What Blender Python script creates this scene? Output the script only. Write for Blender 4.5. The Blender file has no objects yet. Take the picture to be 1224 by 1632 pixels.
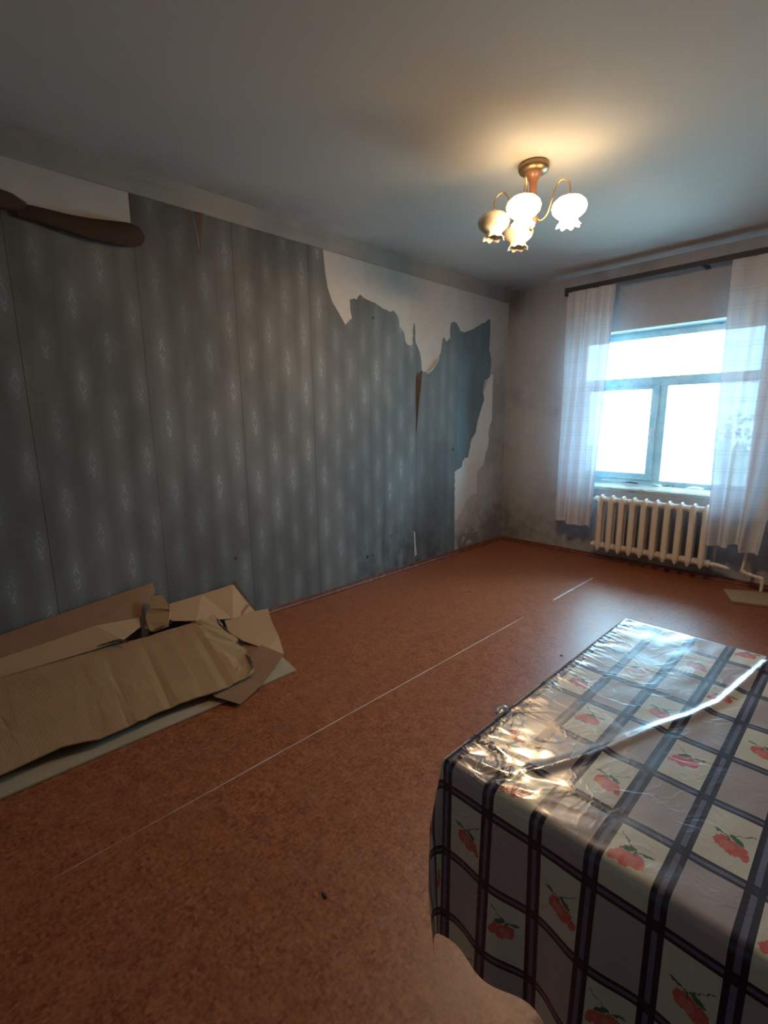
import bpy, bmesh, math, random
from mathutils import Vector, Matrix, noise, geometry
from math import sin, cos, pi, radians, hypot, exp
random.seed(7)
C = bpy.context.scene.collection
scene = bpy.context.scene

# ------------------------------------------------------------------ camera
F, PITCH, YAW, ROLL = 767.71, .18927335, .8001455, -.01106748
CAM = (2.966, 0.0, 1.38)
fwd = Vector((-sin(YAW)*cos(PITCH), cos(YAW)*cos(PITCH), -sin(PITCH)))
right = Vector((cos(YAW), sin(YAW), 0)); up = right.cross(fwd)
rr = cos(ROLL)*right + sin(ROLL)*up
uu = -sin(ROLL)*right + cos(ROLL)*up
cam_d = bpy.data.cameras.new('camera')
cam_d.sensor_fit = 'VERTICAL'; cam_d.sensor_height = 36; cam_d.sensor_width = 27
cam_d.lens = F/1632*36; cam_d.clip_start = .02; cam_d.clip_end = 200
cam = bpy.data.objects.new('camera', cam_d); C.objects.link(cam)
m = Matrix((rr, uu, -fwd)).transposed().to_4x4(); m.translation = CAM
cam.matrix_world = m
scene.camera = cam

# ------------------------------------------------------------------ light
SKY_STRENGTH = 17.0
SKY_COLOR = (.40, .74, 1.0)
LAMP_STRENGTH = 8.0
BULB_WATTS = 17.0
w = bpy.data.worlds.new('sky'); scene.world = w; w.use_nodes = True
bg = w.node_tree.nodes['Background']
bg.inputs[0].default_value = (*SKY_COLOR, 1); bg.inputs[1].default_value = SKY_STRENGTH
vs = scene.view_settings
vs.view_transform = 'Standard'; vs.look = 'None'; vs.gamma = 1; vs.use_curve_mapping = False
vs.exposure = 0.75
pl = bpy.data.lights.new('window_portal', 'AREA'); pl.shape = 'RECTANGLE'; pl.size = 1.56; pl.size_y = 1.46
pl.cycles.is_portal = True
po = bpy.data.objects.new('window_portal', pl); C.objects.link(po)
po.location = (1.495, 5.04, 1.437); po.rotation_euler = (radians(-90), 0, 0)

# ------------------------------------------------------------------ node helper
class N:
    """arithmetic on shader sockets"""
    def __init__(s, nt, v): s.nt = nt; s.v = v
    def op(s, o, *a):
        n = s.nt.nodes.new('ShaderNodeMath'); n.operation = o
        for i, x in enumerate((s,)+a):
            x = x.v if isinstance(x, N) else x
            if isinstance(x, (int, float)): n.inputs[i].default_value = x
            else: s.nt.links.new(x, n.inputs[i])
        return N(s.nt, n.outputs[0])
    def __add__(s, o): return s.op('ADD', o)
    __radd__ = __add__
    def __sub__(s, o): return s.op('SUBTRACT', o)
    def __rsub__(s, o): return N(s.nt, o).op('SUBTRACT', s)
    def __mul__(s, o): return s.op('MULTIPLY', o)
    __rmul__ = __mul__
    def __truediv__(s, o): return s.op('DIVIDE', o)
    def abs(s): return s.op('ABSOLUTE')
    def floor(s): return s.op('FLOOR')
    def fract(s): return s.op('FRACT')
    def lt(s, o): return s.op('LESS_THAN', o)
    def gt(s, o): return s.op('GREATER_THAN', o)
    def max(s, o): return s.op('MAXIMUM', o)
    def min(s, o): return s.op('MINIMUM', o)
    def pow(s, o): return s.op('POWER', o)
    def sin(s): return s.op('SINE')
    def sqrt(s): return s.op('SQRT')
    def inv(s): return 1.0 - s
    def mod2(s): return (s*.5).fract().gt(.25)
    def step(s, a, b):       # smooth ramp from a to b
        n = s.nt.nodes.new('ShaderNodeMapRange'); n.interpolation_type = 'SMOOTHSTEP'
        s.nt.links.new(s.v, n.inputs[0]); n.inputs[1].default_value = a; n.inputs[2].default_value = b
        return N(s.nt, n.outputs[0])

class Mat:
    def __init__(s, name, color=(.5, .5, .5), rough=.6, **kw):
        s.m = bpy.data.materials.new(name); s.m.use_nodes = True; s.nt = s.m.node_tree
        s.b = s.nt.nodes['Principled BSDF']; s.out = s.nt.nodes['Material Output']
        s.b.inputs['Base Color'].default_value = (*color, 1); s.b.inputs['Roughness'].default_value = rough
        for k, v in kw.items(): s.b.inputs[k.replace('_', ' ')].default_value = v
        s.tc = None
    def xyz(s, which='Object'):
        if not s.tc:
            s.tc = s.nt.nodes.new('ShaderNodeTexCoord')
        sp = s.nt.nodes.new('ShaderNodeSeparateXYZ'); s.nt.links.new(s.tc.outputs[which], sp.inputs[0])
        return [N(s.nt, o) for o in sp.outputs]
    def vec(s, x, y, z=0.0):
        c = s.nt.nodes.new('ShaderNodeCombineXYZ')
        for i, v in enumerate((x, y, z)):
            if isinstance(v, N): s.nt.links.new(v.v, c.inputs[i])
            else: c.inputs[i].default_value = v
        return c.outputs[0]
    def noise(s, vec, scale=5, detail=4, rough=.55, dist=0):
        n = s.nt.nodes.new('ShaderNodeTexNoise'); n.inputs['Scale'].default_value = scale
        n.inputs['Detail'].default_value = detail; n.inputs['Roughness'].default_value = rough
        n.inputs['Distortion'].default_value = dist
        s.nt.links.new(vec, n.inputs['Vector']); return N(s.nt, n.outputs['Fac'])
    def voronoi(s, vec, scale=5, feature='F1', out='Distance'):
        n = s.nt.nodes.new('ShaderNodeTexVoronoi'); n.feature = feature; n.inputs['Scale'].default_value = scale
        s.nt.links.new(vec, n.inputs['Vector']); return n.outputs[out]
    def mix(s, f, a, b, blend='MIX'):
        n = s.nt.nodes.new('ShaderNodeMix'); n.data_type = 'RGBA'; n.blend_type = blend
        ins = [i for i in n.inputs if i.type == 'RGBA']
        if isinstance(f, N): s.nt.links.new(f.v, n.inputs[0])
        else: n.inputs[0].default_value = f
        for i, v in zip(ins, (a, b)):
            if isinstance(v, tuple): i.default_value = (*v, 1)
            else: s.nt.links.new(v, i)
        return [o for o in n.outputs if o.type == 'RGBA'][0]
    def color(s, c): s.nt.links.new(c, s.b.inputs['Base Color'])
    def rough(s, r): s.nt.links.new(r.v, s.b.inputs['Roughness'])
    def bump(s, h, strength=.3, dist=.01):
        n = s.nt.nodes.new('ShaderNodeBump'); n.inputs['Strength'].default_value = strength
        n.inputs['Distance'].default_value = dist
        s.nt.links.new(h.v, n.inputs['Height']); s.nt.links.new(n.outputs[0], s.b.inputs['Normal'])

# ------------------------------------------------------------------ object helpers
def put(name, bm, mat=None, parent=None, smooth=False, label=None):
    me = bpy.data.meshes.new(name)
    bmesh.ops.recalc_face_normals(bm, faces=bm.faces)
    bm.to_mesh(me); bm.free()
    if smooth:
        for p in me.polygons: p.use_smooth = True
    o = bpy.data.objects.new(name, me); C.objects.link(o)
    if mat: me.materials.append(mat.m if isinstance(mat, Mat) else mat)
    if parent: o.parent = parent
    if label: o['label'] = label
    return o
def tag(o, label, cat, group=None, kind=None):
    o['label'] = label; o['category'] = cat
    if group: o['group'] = group
    if kind: o['kind'] = kind
    return o
def struct(o, label, cat): return tag(o, label, cat, kind='structure')
def empty(name, loc=(0, 0, 0)):
    o = bpy.data.objects.new(name, None); C.objects.link(o); o.location = loc; o.empty_display_size = .05
    return o
def add_box(bm, a, b, bev=0, seg=2):
    r = bmesh.ops.create_cube(bm, size=1); vs_ = r['verts']
    for v in vs_:
        v.co = Vector(((a[i]+b[i])/2 + v.co[i]*(b[i]-a[i]) for i in range(3)))
    if bev:
        es = list({e for v in vs_ for e in v.link_edges})
        bmesh.ops.bevel(bm, geom=es, offset=bev, segments=seg, affect='EDGES', profile=.5)
def box(name, a, b, mat, parent=None, bev=0, label=None, smooth=False):
    bm = bmesh.new(); add_box(bm, a, b, bev); return put(name, bm, mat, parent, smooth, label)
def tube(bm, pts, r, seg=10, cap=True, radii=None):
    pts = [Vector(p) for p in pts]; rings = []
    prev = None
    for i, p in enumerate(pts):
        t = (pts[min(i+1, len(pts)-1)]-pts[max(i-1, 0)]).normalized()
        if prev is None:
            a = Vector((0, 0, 1)) if abs(t.z) < .9 else Vector((1, 0, 0))
            n = (a-t*a.dot(t)).normalized()
        else: n = (prev-t*prev.dot(t)).normalized()
        prev = n; b = t.cross(n); rad = radii[i] if radii else r
        rings.append([bm.verts.new(p+(n*cos(k*2*pi/seg)+b*sin(k*2*pi/seg))*rad) for k in range(seg)])
    for q in range(len(rings)-1):
        for k in range(seg):
            bm.faces.new((rings[q][k], rings[q][(k+1) % seg], rings[q+1][(k+1) % seg], rings[q+1][k]))
    if cap: bm.faces.new(rings[0]); bm.faces.new(rings[-1])
def bez(pts, n=8):
    """Catmull-Rom through points"""
    pts = [Vector(p) for p in pts]; out = []
    P = [pts[0]*2-pts[1]]+pts+[pts[-1]*2-pts[-2]]
    for i in range(1, len(P)-2):
        for k in range(n):
            t = k/n; a, b, c, d = P[i-1:i+3]
            out.append(.5*((2*b)+(c-a)*t+(2*a-5*b+4*c-d)*t*t+(3*b-a-3*c+d)*t**3))
    out.append(pts[-1]); return out
def lathe(bm, prof, c=(0, 0), seg=32, wave=None):
    rings = []
    for j, (r, z) in enumerate(prof):
        ring = []
        for k in range(seg):
            a = k*2*pi/seg; R = r; Z = z
            if wave: R, Z = wave(j, a, r, z)
            ring.append(bm.verts.new((c[0]+R*cos(a), c[1]+R*sin(a), Z)))
        rings.append(ring)
    for q in range(len(rings)-1):
        for k in range(seg):
            bm.faces.new((rings[q][k], rings[q][(k+1) % seg], rings[q+1][(k+1) % seg], rings[q+1][k]))
    return rings
def sheet(name, pts, th, mat, parent=None, sub=0, jit=0, label=None, ndir=None, amp=0, edge=0, smooth=False):
    """thin solid sheet over a closed outline of 3D points; edge = ragged outline"""
    pts = [Vector(p) for p in pts]
    if edge:
        q = []
        for i, p in enumerate(pts):
            nx = pts[(i+1) % len(pts)]; L = (nx-p).length; k = max(1, int(L/.018))
            d = (nx-p).normalized()
            for j in range(k):
                t = j/k; s_ = p.lerp(nx, t)
                if j: s_ = s_+Vector((random.uniform(-1, 1), random.uniform(-1, 1), random.uniform(-.3, .3)))*edge
                q.append(s_)
        pts = q
    bm = bmesh.new()
    vs_ = [bm.verts.new(p) for p in pts]
    es_ = [bm.edges.new((vs_[i], vs_[(i+1) % len(vs_)])) for i in range(len(vs_))]
    f0 = bm.faces.new(vs_); f0.normal_update(); n0 = f0.normal.copy()
    bmesh.ops.triangulate(bm, faces=[f0])
    for _ in range(sub):
        bmesh.ops.subdivide_edges(bm, edges=[e for e in bm.edges if e.calc_length() > .06], cuts=1)
        bmesh.ops.triangulate(bm, faces=bm.faces)
    if amp:
        for v in bm.verts: v.co += n0*noise.noise(v.co*7)*amp
    r = bmesh.ops.extrude_face_region(bm, geom=list(bm.faces))
    nv = [g for g in r['geom'] if isinstance(g, bmesh.types.BMVert)]
    d = n0*th
    if ndir is not None and d.dot(Vector(ndir)) < 0: d = -d
    for v in nv: v.co += d
    return put(name, bm, mat, parent, smooth, label)

# ------------------------------------------------------------------ materials
def plaster(name, base, dark, axis, mould):
    M = Mat(name, rough=.9); x, y, z = M.xyz()
    v = M.vec(x, y, z)
    n1 = M.noise(v, 1.7, 6, .6); n2 = M.noise(v, 9, 5, .6); n3 = M.noise(v, 45, 3, .6)
    a = x if axis == 'x' else y
    st = M.noise(M.vec(x*9, y*9, z*.8), 1.0, 4, .6)
    dirt = mould(M, x, y, z, n1, n2, st)
    col = M.mix(dirt.max(0.0).min(1.0), base, dark)
    col = M.mix((n3-.5)*.6+.2, col, M.mix(.35, col, (.05, .045, .04)))
    M.color(col); M.bump(n2*.5+n3*.3, .25, .006); return M

def mould_left(M, x, y, z, n1, n2, st):
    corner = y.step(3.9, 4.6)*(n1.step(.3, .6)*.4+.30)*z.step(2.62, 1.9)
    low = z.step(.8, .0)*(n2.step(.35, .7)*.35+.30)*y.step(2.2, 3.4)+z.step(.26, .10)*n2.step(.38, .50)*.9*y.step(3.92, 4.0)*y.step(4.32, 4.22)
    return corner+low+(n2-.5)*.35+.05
def mould_front(M, x, y, z, n1, n2, st):
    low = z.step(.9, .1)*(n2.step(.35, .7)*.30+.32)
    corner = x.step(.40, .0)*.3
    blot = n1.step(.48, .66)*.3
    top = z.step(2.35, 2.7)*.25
    return low+corner+blot+top+(st-.5)*.4
MAT_WALL_L = plaster('old_plaster_left', (.50, .475, .44), (.18, .165, .155), 'y', mould_left)
MAT_WALL_F = plaster('old_plaster_window', (.47, .475, .50), (.15, .145, .145), 'x', mould_front)  # base cooled and brightened to imitate the bluish haze around the window
MAT_WALL_P = plaster('old_plaster_plain', (.30, .29, .27), (.17, .165, .155), 'x', lambda M, x, y, z, n1, n2, st: n1*.5)
def cream_patch():
    M = Mat('pale_lining_paper', rough=.85); x, y, z = M.xyz(); n = M.noise(M.vec(x, y, z), 14, 5)
    M.color(M.mix(n, (.56, .52, .47), (.44, .405, .37))); return M
MAT_PATCH = cream_patch()

def wallpaper():
    M = Mat('faded_blue_wallpaper', rough=.75); x, y, z = M.xyz()
    P, Q = .1415, .404
    n1 = M.noise(M.vec(x, y*1.3, z*.8), 1.6, 5, .6); n2 = M.noise(M.vec(y*14, z*1.1), 1, 5, .6); n3 = M.noise(M.vec(x, y, z), 60, 3)
    fine = (y*2200).sin()*.03
    u = (y-1.82)/P + .5; col = u.floor(); fu = (u-col-.5)*P          # offset from the column's centre line
    par = (col*.5).fract().gt(.25)
    zz = (z-1.572)/Q - par*.5 + .5; row = zz.floor(); fz = (zz-row-.5)*Q
    rnd = M.noise(M.vec(col*7.3, row*3.7), 1.0, 0)
    au, az = fu.abs(), fz.abs()
    d = au/.019+az/.047
    chev = ((d-1).abs().lt(.17))*az.gt(.011)
    d2 = au/.030+az/.075
    chev2 = ((d2-1).abs().lt(.10))*az.gt(.045)
    dots = (au.lt(.006))*((az-.066).abs().lt(.005))
    brk = n3.gt(.42)
    motif = (chev+chev2*.6+dots).min(1.0)*brk
    plain = y.step(3.1, 3.5)                                          # the two strips nearest the corner are plainer
    fade = n1.step(.30, .62)*.7+.3
    motif = motif*fade*(1.0-plain*.75)*(rnd*.9+.25)*z.step(.0, .5)
    blob = ((fu*fu)/(-.0016)+(fz*fz)/(-.016)).op('EXPONENT')*(1-plain*.6)*(n2*.6+.6)
    stripe = (((y-1.82)/P*2*pi).op('COSINE')*.5+.5)*(n2*.8+.2)
    base = M.mix(n1, M.mix(y.step(2.0, 3.2), (.115, .110, .100), (.100, .122, .125)), M.mix(y.step(2.0, 3.2), (.175, .165, .150), (.150, .175, .175)))  # warm room light to cool window light, mixed into the paper's colour
    base = M.mix((n2-.35)*1.3, base, (.065, .068, .066))
    base = M.mix(stripe*n1*.26, base, (.25, .26, .25))
    base = M.mix(blob*.30, base, (.32, .34, .34))
    base = M.mix(motif*.42, base, (.55, .58, .57))
    teal = y.step(3.84, 3.93)*.75
    base = M.mix(teal, base, M.mix(n2, (.055, .095, .115), (.11, .16, .175)))
    # mould creeping up from the floor towards the window end
    mo = z.step(.75, .02)*y.step(2.1, 3.2)*M.noise(M.vec(x, y*1.5, z), 6, 6, .7).step(.42, .62)*y.step(4.0, 3.6)
    mo = mo.max(z.step(1.0, .3)*y.step(2.5, 3.0)*y.step(3.35, 3.15)*n2.step(.48, .66)*.8)
    base = M.mix(mo*.9, base, (.035, .038, .036))
    base = M.mix(y.step(2.6, 3.3)*z.step(1.0, .3)*.25, base, (.10, .13, .15))
    seam = (((y-1.017)/.5735+.5).fract()-.5).abs().lt(.004)
    base = M.mix(seam*.35, base, (.03, .03, .032))
    base = M.mix((n1.step(.62, .35)*.35+y.step(1.6, -.4)*.12), base, (.045, .043, .040))  # random dark blotches; near end darkened to imitate light falling off
    M.color(base); M.bump(n2*.7+n3*.15+fine, .35, .004)
    return M
MAT_PAPER = wallpaper()
def backing():
    M = Mat('brown_paper_backing', rough=.85); x, y, z = M.xyz(); n = M.noise(M.vec(x, y, z), 8, 4)
    M.color(M.mix(n, (.095, .055, .036), (.16, .095, .058))); return M
MAT_BACK = backing()
def ceiling_mat():
    M = Mat('sooty_whitewash', rough=.95); x, y, z = M.xyz(); v = M.vec(x, y, z)
    n = M.noise(v, 1.1, 5, .6); n2 = M.noise(v, 6, 4)
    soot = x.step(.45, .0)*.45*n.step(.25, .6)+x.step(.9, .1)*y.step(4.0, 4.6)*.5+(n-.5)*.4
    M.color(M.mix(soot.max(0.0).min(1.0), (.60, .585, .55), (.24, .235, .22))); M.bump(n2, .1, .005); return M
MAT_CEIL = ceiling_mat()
def floor_mat():
    M = Mat('chip_print_linoleum', rough=.42); x, y, z = M.xyz()
    s = .017
    wob = (M.noise(M.vec(x, y), 30, 2)-.5)*.012
    u, v = (x+wob)/s, (y-wob)/s
    par = ((u.floor()+v.floor())*.5).fract().gt(.25)
    a = par*u+(1-par)*v; b = par*v+(1-par)*u
    c1 = M.noise(M.vec((a*2).floor(), (b).floor(), par*3.1), 3.7, 0)
    n1 = M.noise(M.vec(x, y), 90, 3, .6); n2 = M.noise(M.vec(x, y), 3, 4); n4 = M.noise(M.vec(x, y), 14, 5, .7)
    t = (c1-.5)*1.1+(n1-.5)*1.6+(n4-.5)*1.3+.5
    col = M.mix(t.max(0.0).min(1.0), (.150, .032, .010), (.37, .125, .046))
    col = M.mix((n2.step(.45, .75))*.3, col, (.21, .08, .045))
    M.color(col); M.rough(n4*.22+.30); M.bump(n1*.6+c1*.4, .22, .0025)
    M.b.inputs['Specular IOR Level'].default_value = .5
    return M
MAT_FLOOR = floor_mat()
MAT_SEAM = Mat('worn_white_seam', (.50, .46, .42), .6)
def red_trim():
    M = Mat('red_brown_paint', rough=.5); x, y, z = M.xyz(); n = M.noise(M.vec(x, y, z), 25, 4, .7)
    M.color(M.mix(n.step(.35, .75), (.12, .028, .014), (.24, .09, .05))); return M
MAT_TRIM = red_trim()
def cornice_mat():
    M = Mat('grey_cornice_paint', rough=.85); x, y, z = M.xyz(); n = M.noise(M.vec(x, y, z), 3, 5)
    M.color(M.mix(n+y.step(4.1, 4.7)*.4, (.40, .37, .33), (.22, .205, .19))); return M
MAT_CORN = cornice_mat()

def pvc():
    M = Mat('white_plastic_with_film', rough=.35); x, y, z = M.xyz()
    n = M.noise(M.vec(x, y, z), 42, 3, .8); n2 = M.noise(M.vec(x, y, z), 6, 3)
    mark = n.gt(.66)*n2.gt(.47)
    M.color(M.mix(mark*.75, M.mix(n2.step(.45, .6), (.52, .76, .82), (.40, .66, .74)), (.06, .16, .22))); return M  # cyan window glow tinted into the white plastic's colour, plus dark film marks
MAT_PVC = pvc()
def glass():
    M = Mat('window_glass'); nt = M.nt; nt.nodes.remove(M.b)
    t = nt.nodes.new('ShaderNodeBsdfTransparent'); t.inputs[0].default_value = (.97, .99, .99, 1)
    g = nt.nodes.new('ShaderNodeBsdfGlossy'); g.inputs['Roughness'].default_value = .02
    lw = nt.nodes.new('ShaderNodeFresnel'); lw.inputs[0].default_value = 1.3
    mx = nt.nodes.new('ShaderNodeMixShader'); nt.links.new(lw.outputs[0], mx.inputs[0])
    nt.links.new(t.outputs[0], mx.inputs[1]); nt.links.new(g.outputs[0], mx.inputs[2]); nt.links.new(mx.outputs[0], M.out.inputs[0])
    return M
MAT_GLASS = glass()
def curtain_mat():
    M = Mat('sheer_white_check'); nt = M.nt; nt.nodes.remove(M.b)
    x, y, z = M.xyz('UV')
    n = M.noise(M.vec(x*40, y*3), 3, 3)
    hl = (y/.135).fract(); h = hl.lt(.03)+((hl-.22).abs()).lt(.014)
    vl = (x/.135).fract(); v = vl.lt(.03)+((vl-.22).abs()).lt(.014)
    line = (h+v).min(1.0)
    col = M.mix(line*.32, (.66, .67, .73), (.26, .25, .28))
    d = nt.nodes.new('ShaderNodeBsdfDiffuse'); t = nt.nodes.new('ShaderNodeBsdfTranslucent'); tr = nt.nodes.new('ShaderNodeBsdfTransparent')
    nt.links.new(col, d.inputs[0]); nt.links.new(col, t.inputs[0])
    m1 = nt.nodes.new('ShaderNodeMixShader'); m1.inputs[0].default_value = .15
    nt.links.new(d.outputs[0], m1.inputs[1]); nt.links.new(t.outputs[0], m1.inputs[2])
    m2 = nt.nodes.new('ShaderNodeMixShader'); f = (n*.03+.015)*(1-line*.7); nt.links.new(f.v, m2.inputs[0])
    nt.links.new(m1.outputs[0], m2.inputs[1]); nt.links.new(tr.outputs[0], m2.inputs[2]); nt.links.new(m2.outputs[0], M.out.inputs[0])
    return M
MAT_CURT = curtain_mat()
MAT_ROD = Mat('dark_stained_rail', (.035, .035, .045), .6)
def rad_mat():
    M = Mat('cream_radiator_enamel', rough=.4); x, y, z = M.xyz(); n = M.noise(M.vec(x, y, z), 12, 4)
    M.color(M.mix(n, (.82, .74, .66), (.68, .61, .53))); M.bump(n, .1, .004); return M
MAT_RAD = rad_mat()
def card_mat(name, a, b, flute=True, ax=1):
    M = Mat(name, rough=.85); c = M.xyz(); n = M.noise(M.vec(*c), 5, 5, .6); n2 = M.noise(M.vec(*c), 60, 3)
    M.color(M.mix(n*.8+n2*.25, a, b))
    f = (c[ax]*2*pi/.0075).sin()
    M.bump(f*.35+n2*.3 if flute else n2*.4, .35, .0015); return M
MAT_CARD = card_mat('corrugated_cardboard', (.27, .15, .065), (.37, .215, .10))
MAT_CARD2 = card_mat('smooth_cardboard', (.34, .19, .09), (.43, .25, .125), False)
MAT_CARD3 = card_mat('brown_cardboard', (.20, .095, .045), (.27, .135, .065), False)
MAT_PALE = card_mat('pale_board', (.31, .235, .155), (.40, .31, .21), False)
MAT_EDGE = Mat('cardboard_edge', (.07, .035, .018), .9)

def lamp_glass(name, strength):
    M = Mat(name, (.80, .70, .55), .35)
    M.b.inputs['Coat Weight'].default_value = .3
    if strength:
        M.b.inputs['Emission Color'].default_value = (1.0, .70, .36, 1); M.b.inputs['Emission Strength'].default_value = strength
    else:
        M.b.inputs['Subsurface Weight'].default_value = 0.0
    return M
MAT_LIT = lamp_glass('lit_opal_glass', LAMP_STRENGTH)
MAT_UNLIT = lamp_glass('unlit_opal_glass', 0)
MAT_BRASS = Mat('brass', (.70, .47, .24), .28, Metallic=1.0)
def wood():
    M = Mat('turned_wood', rough=.3); x, y, z = M.xyz(); n = M.noise(M.vec(x*3, y*3, z*.4), 20, 3)
    M.color(M.mix(n, (.22, .085, .05), (.36, .17, .11))); M.b.inputs['Coat Weight'].default_value = .5; return M
MAT_WOOD = wood()
MAT_CANOPY = Mat('bronze_canopy', (.30, .20, .12), .3, Metallic=.7)

def cloth_mat():
    """oilcloth: dark plaid bands, checkerboard of cream and lilac cells, red flowers"""
    M = Mat('plaid_oilcloth', rough=.30); uvx, uvy, _ = M.xyz('UV')
    PX, PY = .0895, .143
    a = (uvx-2.476)/PX; b = (uvy-.590)/PY
    ca, cb = a.floor(), b.floor(); fa, fb = a-ca, b-cb
    odd = ((ca+cb)*.5).fract().gt(.25); rowodd = (cb*.5).fract().gt(.25)
    mir = 1-rowodd
    pa = fa+(1-fa*2)*mir; pb = fb-.10*mir                # mirrored flower rows
    wn = M.noise(M.vec(uvx, uvy), 95, 3, .6); wn2 = M.noise(M.vec(uvx, uvy), 160, 3, .6)
    X = (pa-.55)*PX; Y = (pb-.40)*PY
    X = X+(wn-.5)*.014; Y = Y+(wn2-.5)*.014
    def ell(cx, cy, rx, ry, rot=0):
        co, si = cos(rot), sin(rot)
        U = (X-cx)*co+(Y-cy)*si; V = (Y-cy)*co-(X-cx)*si
        return ((U*U)/(rx*rx)+(V*V)/(ry*ry)).lt(1.0)
    head = ell(-.008, .004, .013, .014).max(ell(.012, .004, .009, .008)).max(ell(.004, -.003, .011, .013)).max(ell(-.001, .008, .010, .007)).max(ell(-.014, -.001, .006, .008)).max(ell(.019, -.006, .0065, .0105, .4))
    centre = ell(-.004, .0, .009, .009)
    leaf = ell(.006, .0195, .0115, .0043, -.55).max(ell(-.019, .024, .0085, .0026, -.25))
    def seg(x1, y1, x2, y2, wd):
        L = hypot(x2-x1, y2-y1); dx, dy = (x2-x1)/L, (y2-y1)/L
        U = (X-x1)*dx+(Y-y1)*dy; V = (Y-y1)*dx-(X-x1)*dy
        return U.gt(0)*U.lt(L)*V.abs().lt(wd)
    stem = seg(-.024, .025, -.004, .020, .0010).max(seg(-.004, .020, .024, .045, .0009)).max(seg(-.006, .021, -.004, .010, .0010))
    chk = ((uvx*2*pi/.0035).sin()*(uvy*2*pi/.0035).sin())
    cream = M.mix(wn*.3, (.66, .66, .58), (.56, .55, .50))
    lilac = M.mix(chk*.25+.35, (.47, .42, .44), (.35, .315, .35))
    col = M.mix(odd, lilac, cream)
    fl = odd
    col = M.mix(head*fl, col, M.mix(wn2.step(.3, .6)*.6, (.62, .085, .055), (.62, .20, .18)))
    col = M.mix(centre*head*fl*.35, col, (.72, .36, .30))
    col = M.mix(leaf*fl, col, (.045, .15, .085)); col = M.mix(stem*fl, col, (.06, .14, .09))
    # bands: along y wide (two dark lines around a lilac middle), along x narrower
    da = ((a+.5).fract()-.5).abs()*PX; db = ((b+.5).fract()-.5).abs()*PY
    bandA = da.lt(.0115); darkA = bandA*da.gt(.0036); bandB = db.lt(.0095); darkB = bandB*db.gt(.0035)
    mid = M.mix(chk*.3+.4, (.10, .10, .19), (.19, .185, .30))
    col = M.mix(bandB, col, mid); col = M.mix(bandA, col, mid)
    dk = darkA.max(darkB)
    col = M.mix(dk, col, (.012, .010, .034))
    col = M.mix(bandA*bandB, col, M.mix(dk*.7+.3, (.03, .028, .06), (.010, .009, .028)))
    M.color(col)
    v = M.vec(uvx, uvy)
    w1 = M.noise(M.vec(uvx*1.0, uvy*1.0), 11, 3, .55, 1.2); w2 = M.noise(M.vec(uvx*1.6, uvy*.8), 34, 2, .5, .8)
    ridge = (1-((w1-.5).abs()*9).min(1.0)).pow(3)
    corner = uvx.step(2.68, 2.52)*uvy.step(.90, .70)
    edge_ = uvx.step(2.545, 2.47)
    rib = (uvy*330+uvx*90+w1*16).sin()*.5+.5
    ridges = ridge*corner*.75+rib.pow(2)*edge_*(w2*.7+.1)*.55+ridge*.10
    M.bump(ridges+w1*.45+w2*.05, .32, .007)
    M.b.inputs['Coat Weight'].default_value = .55; M.b.inputs['Coat Roughness'].default_value = .10
    M.b.inputs['Specular IOR Level'].default_value = .5
    return M
MAT_CLOTH = cloth_mat()
MAT_TWOOD = Mat('table_wood', (.20, .11, .055), .5)
MAT_FOAM = Mat('mounting_foam', (.62, .66, .60), .9)
MAT_DARK = Mat('dark_dirt', (.03, .03, .03), .9)
MAT_FILM = Mat('clear_film', (.8, .85, .86), .15, Transmission_Weight=.7, IOR=1.4)
MAT_LEAF = Mat('outside_foliage', (.30, .42, .24), .7)
MAT_BARK = Mat('bark', (.22, .17, .12), .9)
MAT_GRASS = Mat('outside_ground', (.48, .46, .41), .9)

# ------------------------------------------------------------------ room shell
X1, Y0, YW, H = 3.40, -.75, 4.772, 2.70
OX0, OX1, OZ0, OZ1, D = .72, 2.27, .72, 2.155, .34     # window opening and wall depth
bm = bmesh.new(); add_box(bm, (-.2, Y0-.2, -.12), (X1+.2, YW+D, 0))
floor = put('floor', bm, MAT_FLOOR); struct(floor, 'red-brown chip-patterned linoleum floor', 'floor')
for i, (a, b, wd) in enumerate([(.12, 2.94, .0030), (3.38, 4.115, .0085)]):
    bm = bmesh.new(); n = 40; vsL = []
    for k in range(n+1):
        y = a+(b-a)*k/n; wk = wd*(random.uniform(.55, 1.2)); xc = 1.35-.006*max(0, (y-2.9))+random.uniform(-.0006, .0006)
        wk *= min(1, .25+max(0, y-.15)/1.3)
        if k in (0, n): wk *= .4
        vsL.append([bm.verts.new((xc-wk, y, .0008)), bm.verts.new((xc+wk, y, .0008)), bm.verts.new((xc+wk, y, -.0005)), bm.verts.new((xc-wk, y, -.0005))])
    for k in range(n):
        for j in range(4): bm.faces.new((vsL[k][j], vsL[k][(j+1) % 4], vsL[k+1][(j+1) % 4], vsL[k+1][j]))
    bm.faces.new(vsL[0]); bm.faces.new(vsL[-1])
    put('seam_line', bm, MAT_SEAM, floor, label='worn whitish seam line' if i == 0 else 'short bright stretch of the seam line')
ceil = box('ceiling', (-.2, Y0-.2, H), (X1+.2, YW+D, H+.15), MAT_CEIL); struct(ceil, 'smoke-greyed whitewashed ceiling', 'ceiling')
wl = box('wall_left', (-.2, Y0-.2, 0), (0, YW+D, H), MAT_WALL_L); struct(wl, 'left wall with torn grey-blue wallpaper over bare plaster', 'wall')
wr = box('wall_right', (X1, Y0-.2, 0), (X1+.2, YW, H), MAT_WALL_P); struct(wr, 'plain plaster wall on the right, out of view', 'wall')
wb = box('wall_rear', (0, Y0-.2, 0), (X1, Y0, H), MAT_WALL_P); struct(wb, 'plain plaster wall behind the viewer', 'wall')
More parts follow.
